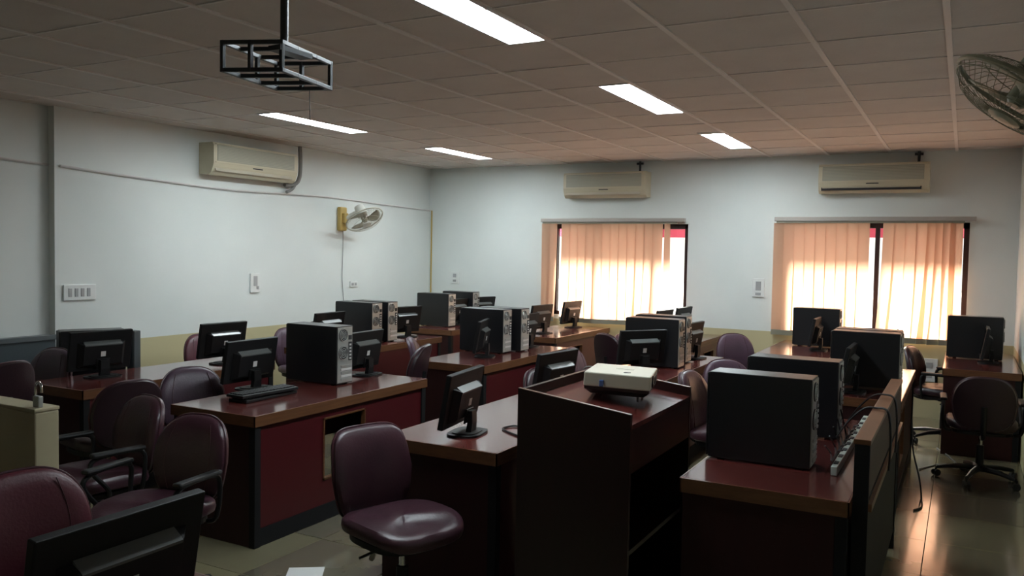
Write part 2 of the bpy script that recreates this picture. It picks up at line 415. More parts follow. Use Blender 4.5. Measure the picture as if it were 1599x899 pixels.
desk(-.13, .45, 7.88, 9.45, 'desk in the far right corner against the right wall', front='end_panel')
desk(-2.00, -1.34, .30, 1.62, 'desk beneath the near monitor, just below the frame')
# cable ledge along the desk by the lectern
r = empty('cable_ledge', (-1.80, 4.1, 0)); tag(r, 'wood topped cable ledge on a dark post beside the lectern', 'ledge')
MB().box(-.025, .035, -.65, .8, .69, .735, .003).build('ledge_top', 'edge_wood', r); MB().box(-.02, .03, -.62, -.56, 0, .69).build('post', 'black_lam', r); MB().box(-.02, .03, .7, .76, 0, .69).build('post', 'black_lam', r)
# raised cable panel of the near right desk
r = empty('cable_trough', (-.315, 4.3, 0)); tag(r, 'raised wood topped cable panel along the near right desk', 'panel')
MB().box(-.028, .026, -.88, .95, .73, .935).build('panel_body', 'end_panel', r)
MB().box(-.032, .03, -.885, .955, .935, .955, .003).build('panel_cap', 'edge_wood', r)
MB().box(-.028, .027, -.887, -.86, 0, .935).build('end_post', 'black_lam', r)
MB().box(.026, .040, -.88, .95, .68, .71).build('lower_ledge', 'edge_wood', r)
MB().box(-.02, .02, .85, .9, 0, .73).build('end_post', 'black_lam', r)
MB().box(-.01, .015, -.82, .85, .10, .68).build('recessed_board', 'black_lam', r)

# ---------------------------------------------------------------- computer tower (axis along x, rear at +x, origin near-rear bottom corner)
def make_tower():
    D, Wd, Hh = .44, .165, .394
    r = empty('computer_tower')
    MB().box(-D, 0, 0, Wd, .008, Hh, .004).build('case', 'case', r)
    MB().box(-D-.012, -D+.002, .004, Wd-.004, .012, Hh-.004, .006).build('front_bezel', 'black', r)
    f = MB()
    for a in (-.40, -.06):
        for b in (.02, .125): f.box(a, a+.03, b, b+.02, 0, .009)
    f.build('feet', 'black', r)
    rp = MB().box(-.001, .004, .008, Wd-.008, .015, Hh-.008, .001).build('rear_panel', 'steel', r)
    for (cz, rad) in ((.335, .042), (.215, .046)):
        g_ = MB(); mt = Matrix.Translation((.004, .062, cz)) @ Matrix.Rotation(PI/2, 4, 'Y')
        g_.lathe([(rad, 0), (rad, .004)], 20, mt); g_.build('fan_opening', 'dark_grille', rp)
        g_ = MB()
        for q in (.96, .66, .36):
            g_.tube([(.010, .062+rad*q*math.cos(2*PI*k/18), cz+rad*q*math.sin(2*PI*k/18)) for k in range(18)], .0022, 5, True)
        for k in range(4):
            an = PI/4+k*PI/2; g_.tube([(.010, .062, cz), (.010, .062+rad*math.cos(an), cz+rad*math.sin(an))], .0018, 5)
        g_.build('fan_guard', 'steel', rp)
    io = MB()
    io.box(.004, .007, .118, .150, .16, .285)
    io.build('port_block', 'dark_grille', rp)
    pt = MB()
    for k in range(5): pt.box(.007, .011, .122, .138, .168+k*.023, .180+k*.023)
    pt.build('ports', 'sticker', rp)
    MB().box(.004, .008, .118, .148, .30, .33).build('power_socket', 'dark_grille', rp)
    for k in range(5):
        MB().box(.004, .008, .040, .145, .030+k*.022, .044+k*.022).build('slot_cover', 'sticker' if k % 2 else 'steel', rp)
    return r
def children_index(root):
    out = {}
    for o in list(COL.objects):
        if o.parent: out.setdefault(o.parent.name, []).append(o)
    return out
tw = make_tower(); CH = children_index(tw)
towers = [  # x of rear, y of near face, z, rotation, label
 (-3.64, 4.30, .73, 0, 'black tower on the desk with the square opening, silver rear facing right'),
 (-4.965, 6.37, .73, 0, 'front tower of the pair on the second desk by the left wall'),
 (-4.95, 6.60, .73, 0, 'rear tower of the pair on the second desk by the left wall'),
 (-5.34, 8.30, .73, 0, 'tower on the far left corner desk, nearer of its two'),
 (-5.37, 8.905, .73, 0, 'tower in the far left corner, one behind the other and closest to the back wall'),
 (-3.58, 6.46, .73, 0, 'front tower of the two on the room centre desk'),
 (-3.52, 6.69, .73, 0, 'rear tower of the two on the room centre desk'),
 (-1.98, 6.46, .73, 0, 'tower behind the projector with a monitor standing before it'),
 (-2.03, 6.83, .73, 0, 'tower mostly hidden behind another tower beyond the projector'),
 (-.55, 3.72, .73, 0, 'largest nearest black tower on the desk right of the lectern'),
 (-.53, 4.42, .73, 0, 'second black tower, behind the largest one right of the lectern'),
 (-.37, 6.33, .73, 0, 'front tower of the stacked pair on the second right aisle desk'),
 (-.375, 6.56, .73, 0, 'rear tower of the pair on the second right aisle desk'),
 (-1.08, 8.92, .73, 0, 'tower silhouetted before the left half of the right window'),
 (.335, 8.76, .73, 0, 'tower on the far right corner desk before the window edge'),
]
for i, (x, y, z, rz, l) in enumerate(towers):
    o = tw if i == 0 else copy_tree(tw)
    o.location = (x, y, z); o.rotation_euler = (0, 0, rz); tag(o, l, 'computer', 'black tower computers')
# low cupboard by the wall with an older black computer and grey box
r = empty('side_cupboard', (-5.86, 4.16, 0)); tag(r, 'low dark cupboard hidden beside the first left wall desk', 'cupboard')
MB().box(-.24, .40, -.26, .34, 0, .60, .004).build('body', 'end_panel', r); MB().box(.02, .38, -.268, -.26, .05, .56).build('door', 'end_panel', r)
o = copy_tree(tw); o.location = (-5.63, 4.20, .60); o.rotation_euler = (0, 0, math.radians(64)); tag(o, 'black computer case behind the leftmost monitor, by the slate board', 'computer')
r = empty('power_backup_box', (-5.585, 4.24, .6)); tag(r, 'grey upright box right behind the leftmost monitor', 'box')
MB().box(-.045, .04, -.03, .03, 0, .385, .006).build('case', 'slate_cap', r); MB().box(-.03, .03, -.034, -.03, .05, .34).build('front_plate', 'slate', r)

# ---------------------------------------------------------------- monitor (screen faces -x, origin at base centre)
def make_monitor():
    r = empty('computer_monitor')
    tilt = Matrix.Translation((.0, 0, .175)) @ Matrix.Rotation(math.radians(10), 4, 'Y') @ Matrix.Translation((0, 0, -.175))
    w, z0, z1 = .215, .045, .318
    MB().box(-.030, -.002, -w, w, z0, z1, .004, tilt).build('panel', 'monitor', r)
    MB().box(-.0315, -.029, -w+.016, w-.016, z0+.020, z1-.016, 0, tilt).build('screen', 'screen', r)
    m = MB(); rings = []
    for (x, hw, a, b) in ((-.004, .165, z0+.025, z1-.072), (.004, .160, z0+.028, z1-.075), (.024, .140, z0+.040, z1-.080), (.034, .132, z0+.050, z1-.084)):
        rings.append([tilt @ Vector((x, sx*hw, zz)) for sx, zz in ((-1, a), (1, a), (1, b), (-1, b))])
    m.loft(rings).build('back_shell', 'monitor', r)
    m = MB(); m.prism([(.0, z1-.092), (.037, z1-.092), (.037, z1-.085), (.0, z1-.066)], -.128, .128, tilt @ Matrix(((1, 0, 0, 0), (0, 0, 1, 0), (0, 1, 0, 0), (0, 0, 0, 1))))
    m.build('vent_ridge', 'ridge_highlight', r)
    MB().box(.034, .0365, -.018, .014, z0+.105, z0+.140, 0, tilt).build('sticker', 'sticker', r)
    MB().box(.034, .042, -.045, .045, z0+.015, z0+.09, .003, tilt).build('stand_mount', 'black', r)
    m = MB(); m.loft([[Vector((x, y, z)) for x, y in ((cx-.014, -hw), (cx+.014, -hw), (cx+.014, hw), (cx-.014, hw))] for cx, hw, z in ((.038, .034, .012), (.044, .030, .06), (.042, .030, .12))])
    m.build('neck', 'black', r)
    m = MB(); pts = []
    for k in range(28):
        a = 2*PI*k/28; c, s_ = math.cos(a), math.sin(a)
        pts.append((.02+.085*abs(c)**.6*(1 if c > 0 else -1), .115*abs(s_)**.5*(1 if s_ > 0 else -1)))
    m.prism(pts, 0, .010); m.prism([(.02+(a-.02)*.75, b*.75) for a, b in pts], .010, .015); m.build('base', 'black', r, smooth=True)
    return r
mo = make_monitor(); CH = children_index(mo)
R = math.radians
mons = [
 (-5.20, 3.69, -9, 'leftmost monitor, standing before the slate board'),
 (-5.06, 4.64, -4, 'monitor on the first left wall desk with a wine chair behind it'),
 (-4.02, 3.92, 0, 'monitor with white sticker behind the two stacked keyboards'),
 (-3.80, 4.80, 4, 'monitor right beside the silver backed tower on the desk with the opening'),
 (-5.15, 5.98, 3, 'monitor left of the tower pair on the second left wall desk'),
 (-5.10, 7.11, -12, 'monitor right of the tower pair on the second left wall desk'),
 (-5.44, 8.68, 0, 'monitor between the two towers in the far left corner'),
 (-5.44, 9.28, -14, 'monitor by the back wall in the far left corner'),
 (-3.63, 6.20, 20, 'monitor seen edge on before the towers of the room centre desk'),
 (-3.66, 7.09, 0, 'monitor partly hidden behind the towers of the room centre desk'),
 (-4.15, 8.39, -5, 'left one of two backlit monitors before the left window'),
 (-4.18, 9.28, -5, 'right one of two backlit monitors before the left window'),
 (-2.18, 3.55, 9, 'monitor with white sticker on the desk left of the lectern'),
 (-2.14, 4.55, -7, 'monitor just behind the lectern, lower part hidden, chair beyond it'),
 (-2.19, 6.22, -36, 'black monitor turned to the camera before the tower beyond the projector'),
 (-2.08, 7.23, -5, 'monitor right of the tower beyond the projector'),
 (-2.77, 9.22, -5, 'taller looking monitor before the white wall between the windows'),
 (-2.80, 8.62, -4, 'monitor whose top just peeks over the towers before the left window'),
 (-1.25, 8.62, 0, 'edge on monitor before the tower at the right window'),
 (-.66, 6.10, 0, 'edge on monitor before the stacked towers on the right aisle desk'),
 (.20, 8.50, 0, 'edge on monitor before the tower in the far right corner'),
 (-1.64, 1.215, 0, 'big dark monitor at the lower left edge, nearest the camera'),
]
for i, (x, y, a, l) in enumerate(mons):
    o = mo if i == 0 else copy_tree(mo)
    z = .73
    o.location = (x, y, z); o.rotation_euler = (0, 0, R(a)); tag(o, l, 'monitor', 'black flat monitors')

# ---------------------------------------------------------------- chairs (faces +x, origin on floor below seat centre)
def rr_outline(w, d, n=40, e=3.2, top=None):
    pts = []
    for k in range(n):
        a = 2*PI*k/n; c, s_ = math.cos(a), math.sin(a)
        pts.append((w*abs(c)**(2/e)*(1 if c >= 0 else -1), d*abs(s_)**(2/e)*(1 if s_ >= 0 else -1)))
    return pts
def make_chair(leather, arms, piping='piping', square=False):
    r = empty('office_chair')
    # seat
    o = rr_outline(.235, .235)
    def seat_ring(sc, z, drop=.0): return [Vector((x*sc, y*sc, z+.016*math.cos(x/.24*1.4)-(.018 if x > .12 else 0)*((x-.12)/.11)-.0)) for x, y in o]
    m = MB(); m.loft([seat_ring(.90, .425), seat_ring(.98, .437), seat_ring(1.0, .455), seat_ring(.985, .478), seat_ring(.93, .492), seat_ring(.75, .497), seat_ring(.4, .490), seat_ring(.05, .488)])
    m.build('seat', leather, r, smooth=True)
    MB().loft([[Vector((x*.86, y*.86, z)) for x, y in o] for z in (.405, .43)]).build('seat_pan', 'black', r)
    # backrest
    n = 44; oo = []
    for k in range(n):
        a = 2*PI*k/n; c, s_ = math.cos(a), math.sin(a); e = 2/4.2 if s_ < 0 else (2/5.0 if square else 2/2.7)
        v = .198*abs(s_)**e*(1 if s_ >= 0 else -1); u = .208*abs(c)**(2/(5.0 if square else 2.9))*(1 if c >= 0 else -1)
        u *= 1-.09*max(0, v/.2)-.12*max(0, -v/.2)
        oo.append((u, v))
    def br(sc, x):
        out = []
        for u, v in oo:
            u2_, v2 = u*sc, v*sc
            lean = -.055*(v2+.24)/.48-.03*((v2+.05)/.24)**2; wrap = .035*(u2_/.225)**2
            out.append(Vector((-.225+x+lean+wrap, u2_, (.648)+v2)))
        return out
    m = MB(); m.loft([br(.85, -.038), br(.96, -.032), br(1.0, -.012), br(.985, .012), br(.93, .024), br(.72, .032), br(.4, .034), br(.05, .034)])
    m.build('backrest', leather, r, smooth=True)
    rim = MB(); rim.tube(br(1.003, -.006), .0055, 6, True); 
    rim.build('piping', piping, r, smooth=True)
    for sx in (() if square else (-1, 1)):
        st = MB(); pts = []
        for k in range(9):
            v = -.165+k*.041; u = sx*(.10+.03*math.sin(k/8*PI))
            lean = -.055*(v+.24)/.48-.03*((v+.05)/.24)**2; wrap = .035*(u/.225)**2
            pts.append((-.225+.0325+lean+wrap, u, (.648)+v))
        st.tube(smooth_path(pts, 2), .0022, 5); st.build('seam', piping, r, smooth=True)
    m = MB(); m.tube(smooth_path([(-.02, 0, .40), (-.17, 0, .385), (-.27, 0, .42), (-.280, 0, .53), (-.290, 0, .63)]), .018, 8); m.build('back_bracket', 'black', r, smooth=True)
    if arms:
        for sx in (-1, 1):
            m = MB(); m.tube(smooth_path([(-.12, sx*.20, .41), (-.12, sx*.245, .43), (-.13, sx*.258, .52), (-.12, sx*.255, .62), (0, sx*.255, .635), (.12, sx*.255, .62), (.14, sx*.256, .57), (.06, sx*.255, .47), (.02, sx*.20, .415)]), .0115, 8)
            arm = m.build('armrest', 'black', r, smooth=True)
            MB().box(-.13, .14, sx*.255-.024, sx*.255+.024, .630, .652, .010).build('arm_pad', 'black', arm)
    MB().lathe([(.05, .375), (.05, .405)], 16).build('tilt_plate', 'black', r)
    MB().tube([(.02, -.1, .395), (.03, -.24, .38)], .006, 6).build('lever', 'black', r)
    MB().lathe([(.014, .2), (.014, .38)], 14).build('gas_lift', 'chrome', r, smooth=True)
    MB().lathe([(.028, .09), (.026, .27)], 14).build('column', 'black', r, smooth=True)
    b = MB().lathe([(.045, .075), (.045, .12), (.03, .13)], 16).build('star_base', 'black', r, smooth=True)
    for k in range(5):
        a = 2*PI*k/5+.3; c, s_ = math.cos(a), math.sin(a)
        MB().tube([(.03*c, .03*s_, .10), (.16*c, .16*s_, .095), (.28*c, .28*s_, .072)], [.024, .019, .014], 8).build('base_arm', 'black', b, smooth=True)
        cst = MB(); mt = Matrix.Translation((.285*c, .285*s_, .027)) @ Matrix.Rotation(a+.6, 4, 'Z') @ Matrix.Rotation(PI/2, 4, 'X')
        cst.lathe([(.026, -.022), (.026, -.006)], 14, mt); cst.lathe([(.026, .006), (.026, .022)], 14, mt); cst.lathe([(.012, -.006), (.012, .006)], 10, mt)
        cst.tube([(.285*c, .285*s_, .045), (.285*c, .285*s_, .075)], .008, 6); cst.build('caster', 'black', b, smooth=True)
    return r
protos = {}
allch = None
def place_chair(kind, arms, bx, by, head, label, dz=0, square=False):
    """bx,by is the point below the top of the backrest"""
    global CH
    key = (kind, arms, square)
    if key not in protos:
        protos[key] = o = make_chair(kind, arms, 'piping', square); CH = children_index(None); 
    else:
        CH = CHAIRCH[key]; o = copy_tree(protos[key])
    CHAIRCH.setdefault(key, CH)
    a = R(head); o.location = (bx+.31*math.cos(a), by+.31*math.sin(a), 0); o.rotation_euler = (0, 0, a)
    if dz:                                       # gas lift raised or lowered
        kids = [c for c in COL.objects if c.parent == o and c.name.split('.')[0] not in ('star_base', 'column')]
        for c in kids: c.location.z += dz
    tag(o, label, 'chair', 'office chairs around the desks'); return o
CHAIRCH = {}
CHAIRS = [
 ('leather_r', True, -2.9, 1.74, -12, 'wine red chair cut by the left frame edge behind the nearest monitor', 0),
 ('leather', True, -3.82, 3.0, 262, 'left one of two maroon armchairs at front left', -0.01),
 ('leather', True, -3.2, 2.8, 278, 'right one of two maroon armchairs at front left, nearest the red desk', 0),
 ('leather_d', False, -4.12, 3.12, 168, 'dark chair turned away behind the two maroon front chairs', 0.03),
 ('leather_l', False, -4.46, 3.8, -25, 'plum chair with a rounded back between the first two left desks', 0),
 ('leather_l', False, -5.66, 3.68, 275, 'plum chair beside the leftmost monitor', 0.05),
 ('leather_d', False, -4.95, 2.93, 190, 'very dark chair at the left frame edge before the slate board', 0.06),
 ('leather_r', False, -6.05, 5.28, -8, 'wine red chair by the left wall behind a monitor', 0),
 ('leather_l', False, -5.88, 6.2, -10, 'plum chair at the left wall behind the tower with the silver rear', 0),
 ('leather_l', False, -6.15, 6.92, 0, 'small looking plum chair farthest along the left wall', 0),
 ('leather', False, -2.4, 3.03, -18, 'maroon armless chair with a worn squarish back in the centre foreground', -0.01),
 ('leather_l', False, -4.42, 6.22, 30, 'plum chair seen edge on left of the room centre desk', 0),
 ('leather_d', False, -3.68, 5.42, 198, 'dark chair with pale rim in front of the room centre desk', 0.03),
 ('leather_l', False, -2.88, 6.38, 10, 'chair with a light rim behind the monitor that stands by the lectern', 0),
 ('leather_d', False, -2.66, 5.3, -10, 'low dark chair left of the monitor behind the lectern', -0.06),
 ('leather_d', False, -2.92, 7.22, 62, 'dark chair beyond the projector, nearer the brown window desk', 0.02),
 ('leather_l', False, -3.2, 8.35, 0, 'plum chair half hidden by the monitor beyond the projector', -0.06),
 ('leather_l', False, -1.60, 6.40, -48, 'plum chair behind the largest black tower', 0.0),
 ('leather', False, -1.58, 5.35, -5, 'maroon chair in profile just right of the lectern top', 0.04),
 ('leather_l', False, -2.06, 8.56, -48, 'plum chair by the yellow wall left of the right window', 0),
 ('leather_d', True, -0.42, 8.45, -12, 'dark chair with a curved arm under the right window', 0.0),
 ('leather_d', True, 0.165, 6.78, 92, 'dark chair seen from behind at the right wall', -0.03),
]
for c in CHAIRS: place_chair(c[0], c[1], c[2], c[3], c[4], c[5], c[6], 'maroon armless' in c[5])

# ---------------------------------------------------------------- lectern with projector
LZ0, LZ1 = 1.07, 1.01                           # rim height left and right
lx0, lx1, ly0, ly1 = -1.638, -1.134, 3.10, 3.93
r = empty('lectern', ((lx0+lx1)/2, (ly0+ly1)/2, 0)); tag(r, 'dark maroon wooden lectern with a rimmed sloping top in the foreground', 'lectern')
w = (lx1-lx0)/2; d = (ly1-ly0)/2; t = .02
def side_panel(y):
    m = MB(); mt = Matrix.Translation((0, y, 0)) @ Matrix.Rotation(PI/2, 4, 'X')
    m.prism([(-w, 0), (w, 0), (w, LZ1), (-w, LZ0)], -t/2, t/2, mt); return m
side_panel(-d+t/2).build('side_panel', 'lectern', r); side_panel(d-t/2).build('side_panel', 'lectern', r)
MB().box(-w, -w+t, -d+t, d-t, 0, LZ0-.003).build('back_panel', 'lectern', r)
m = MB(); mt = Matrix.Rotation(PI/2, 4, 'X'); m.prism([(-w+t, LZ0-.063), (w, LZ1-.063), (w, LZ1-.043), (-w+t, LZ0-.043)], -(d-t), d-t, mt); m.build('top_board', 'desk_top', r)
MB().box(w-.018, w-.002, -d+t, d-t, .77, LZ1-.063).build('apron', 'lectern', r)
MB().box(-w+t, w-.02, -d+t, d-t, .42, .44).build('shelf', 'lectern', r); MB().box(-w+t, w-.02, -d+t, d-t, .04, .06).build('shelf', 'lectern', r)
for y in (-d+t/2, d-t/2):
    MB().prism([(-w, LZ0), (w, LZ1), (w, LZ1+.002), (-w, LZ0+.002)], y-t/2, y+t/2, Matrix.Rotation(PI/2, 4, 'X')).build('rim_edge', 'edge_wood', r)
r = empty('projector', (-1.355, 3.57, 1.043), R(14)); r.rotation_euler = (R(-1.5), R(2), R(14)); tag(r, 'cream box projector with a dark underside lying on the lectern', 'projector')
a, b = .145, .185
MB().box(-a, a, -b, b, .012, .075, .006).build('body', 'proj_top', r)
m = MB(); m.loft([[Vector((x*s_, y*s_, z)) for x, y in ((-a, -b), (a, -b), (a, b), (-a, b))] for s_, z in ((.80, -.022), (.97, 0), (.985, .014))]); m.build('underside', 'proj_dark', r)
MB().box(-.03, .05, 0.02, .09, .075, .0765).build('top_button_panel', 'proj_top', r)
m = MB(); mt = Matrix.Translation((a, -.09, .043)) @ Matrix.Rotation(PI/2, 4, 'Y'); m.lathe([(.027, 0), (.027, .004), (.021, .004), (.021, -.004)], 20, mt); m.build('lens', 'screen', r)
MB().box(a, a+.003, .01, .13, .022, .05).build('vent_grille', 'dark_grille', r)
MB().prism([(.02, -.12), (.05, -.10), (.025, -.10)], .0752, .077).build('logo_mark', 'dark_grille', r)
for (x, y) in ((.09, -.12), (.09, .12), (-.09, 0)): MB().tube([(x, y, -.047 if x > 0 else -.047), (x, y, -.015)], .006, 8).build('foot', 'proj_dark', r)
m = MB().box(-.075, -.055, -b-.012, -b+.002, .015, .045, .004).build('blue_tag', 'blue', r); tag(m, 'blue security lock')
o = MB().tube(smooth_path([(-1.46, 3.76, 1.04), (-1.54, 3.80, 1.065), (-1.62, 3.82, 1.082), (-1.665, 3.84, 1.04), (-1.69, 3.90, .85), (-1.70, 4.0, .742)]), .004, 6).build('projector_cable', 'grey_lite', smooth=True)
tag(o, 'pale cable running from the projector over the lectern rim', 'cable')

# ---------------------------------------------------------------- cream cabinet with padlock
r = empty('low_partition', (-4.83, 2.0, 0)); tag(r, 'cream painted low partition with a padlock on it at the left frame edge', 'partition')
MB().box(-1.75, 1.68, -.05, .05, 0, .985, .006).build('body', 'cream', r); MB().box(-1.75, 1.682, -.052, .052, .985, 1.0, .004).build('cap', 'cream', r)
r = empty('padlock', (-3.185, 1.985, 1.0)); tag(r, 'steel padlock with an open looking shackle on top of the cream partition', 'padlock')
MB().box(-.020, .020, -.010, .010, 0, .045, .004).build('lock_body', 'steel', r)
MB().tube(smooth_path([(-.013, 0, .03), (-.013, 0, .08), (.004, 0, .10), (.022, 0, .085), (.024, 0, .06)]), .005, 8).build('shackle', 'chrome', r, smooth=True)

# slate board
r = empty('slate_board', (-6.50, 3.0, 0)); tag(r, 'slate blue low board with a lighter cap along the left wall', 'board')
MB().box(-.03, .02, -1.4, 1.19, 0, .86).build('board', 'slate', r); MB().box(-.035, .035, -1.4, 1.19, .86, .90, .003).build('cap', 'slate_cap', r)

# ---------------------------------------------------------------- air conditioners (front faces -y, origin at wall bottom centre)
def make_ac(opened=False):
    w, h, d = .53, .30, .20
    r = empty('air_conditioner')
    m = MB(); prof = [(0, 0), (-.13, -.005), (-.165, .02), (-d+.01, .075), (-d, .11), (-d, h-.03), (-d+.02, h), (0, h)]
    mt = Matrix(((0, 0, 1, 0), (1, 0, 0, 0), (0, 1, 0, 0), (0, 0, 0, 1)))
    m.prism(prof, -w, w, mt); m.build('body', 'ac', r)
    MB().box(-w+.04, w-.05, -d-.004, -d+.002, .125, h-.025).build('intake_grille', 'ac_grille', r)
    for k in range(9):
        z = .135+k*.015; MB().box(-w+.045, w-.055, -d-.008, -d-.003, z, z+.004).build('grille_slat', 'ac_slat', r)
    e = MB(); e.box(-w+.02, w-.03, -d-.006, -d+.002, h-.022, h-.012); e.box(-w+.02, w-.03, -d-.006, -d+.002, .108, .120); e.build('grille_frame', 'ac', r)
    MB().box(-.06, .06, -d-.004, -d+.02, .086, .096, .002).build('badge', 'dark_grille', r)
    return r
def outlet(r, opened):
    w, d = .53, .20
    mt = Matrix.Translation((0, -.182, .048)) @ Matrix.Rotation(R(-28), 4, 'X')
    if opened:
        MB().box(-w+.03, w-.07, -.004, .004, -.026, .024, 0, mt).build('outlet', 'dark_grille', r)
        MB().box(-w+.04, w-.08, -.012, -.003, -.004, .004, 0, mt).build('vane', 'ac_slat', r)
    else:
        MB().box(-w+.03, w-.07, -.006, .003, -.024, .022, .002, mt).build('vane', 'ac_slat', r)
ac1 = make_ac(); outlet(ac1, False); ac1.location = (-3.86, YB, 2.315); tag(ac1, 'cream air conditioner on the back wall above the left window', 'air conditioner', 'wall air conditioners')
ac2 = make_ac(); outlet(ac2, True); ac2.location = (-.87, YB, 2.325); tag(ac2, 'cream air conditioner with an open dark outlet above the right window', 'air conditioner', 'wall air conditioners')
ac3 = make_ac(); outlet(ac3, False); ac3.scale = (1.07, 1, 1); ac3.location = (XL, 6.22, 2.33); ac3.rotation_euler = (0, 0, PI/2); tag(ac3, 'cream air conditioner high on the left wall', 'air conditioner', 'wall air conditioners')
for x, l in ((-3.46, 'short dark pipe above the air conditioner over the left window'), (-.45, 'short dark pipe above the air conditioner over the right window')):
    m = MB(); m.tube([(x, YB-.03, ZC), (x, YB-.03, 2.60)], .014, 8); m.tube([(x-.04, YB-.03, 2.72), (x+.04, YB-.03, 2.72)], .014, 8)
    tag(m.build('pipe_stub', 'grey_metal', smooth=True), l, 'pipe')
m = MB(); m.tube(smooth_path([(XL+.05, 6.98, ZC), (XL+.05, 6.99, 2.6), (XL+.05, 6.98, 2.42), (XL+.06, 6.90, 2.33), (XL+.06, 6.74, 2.31)]), .022, 8); m.tube(smooth_path([(XL+.05, 6.92, 2.34), (XL+.05, 6.86, 2.27), (XL+.05, 6.78, 2.235)]), .018, 8)
tag(m.build('drain_pipe', 'grey_lite', smooth=True), 'grey wrapped pipe dropping beside the left wall air conditioner', 'pipe')
# conduit runs
def wz(pts, x=XL): return [(x+.012, y, z) for y, z in pts]
tag(MB().tube(smooth_path(wz([(4.24, 2.27), (5.0, 2.235), (6.0, 2.205), (6.9, 2.22), (7.6, 2.225), (8.6, 2.20), (9.59, 2.18)])), .011, 6).build('wall_conduit', 'conduit', smooth=True), 'long thin conduit sagging along the left wall below the air conditioner', 'conduit')
tag(MB().tube(smooth_path(wz([(2.6, 2.33), (3.77, 2.29), (4.19, 2.275)], XL2)), .011, 6).build('wall_conduit', 'conduit', smooth=True), 'short conduit piece at the far left of the frame before the wall step', 'conduit')
tag(MB().tube([(XL+.04, YB-.012, 2.18), (XL+.04, YB-.012, 1.0), (XL+.04, YB-.012, .0)], .010, 6).build('corner_conduit', 'yellow_pl', smooth=True), 'thin yellowed conduit down the far left corner of the room', 'conduit')

# ---------------------------------------------------------------- switches and sockets
def plate(name, loc, rz, w, h, mods, label, cat='switch'):
    r = empty(name, loc, rz); tag(r, label, cat)
    MB().box(-w/2, w/2, -.018, 0, -h/2, h/2, .004).build('plate', 'switch', r)
    for (a, c, ww, hh) in mods: MB().box(a-ww/2, a+ww/2, -.023, -.017, c-hh/2, c+hh/2, .002).build('rocker', 'switch_d', r)
plate('switchboard', (XL, 4.41, 1.235), PI/2, .29, .13, [(-.09+i*.055, 0, .03, .07) for i in range(4)], 'wide white switchboard with four rockers low on the left wall')
plate('switch_plate', (XL, 6.37, 1.265), PI/2, .13, .20, [(0, .02, .05, .10), (.03, -.05, .03, .03)], 'tall white switch plate in the middle of the left wall')
plate('power_socket', (XL, 7.97, 1.21), PI/2, .14, .07, [(-.03, 0, .04, .03), (.03, 0, .03, .03)], 'small white socket below the left wall fan', 'socket')
plate('switch_plate', (-6.07, YB, 1.27), 0, .12, .16, [(0, .03, .05, .05), (.0, -.04, .05, .03)], 'white switch plate on the back wall near the left corner')
plate('switch_plate', (-2.03, YB, 1.285), 0, .13, .21, [(0, .02, .06, .10), (.0, -.07, .06, .03)], 'white switch plate between the two windows')
plate('floor_socket', (-.28, YB, .50), 0, .16, .24, [(0, .05, .06, .06), (.0, -.05, .06, .06)], 'pale socket box low under the right window', 'socket')

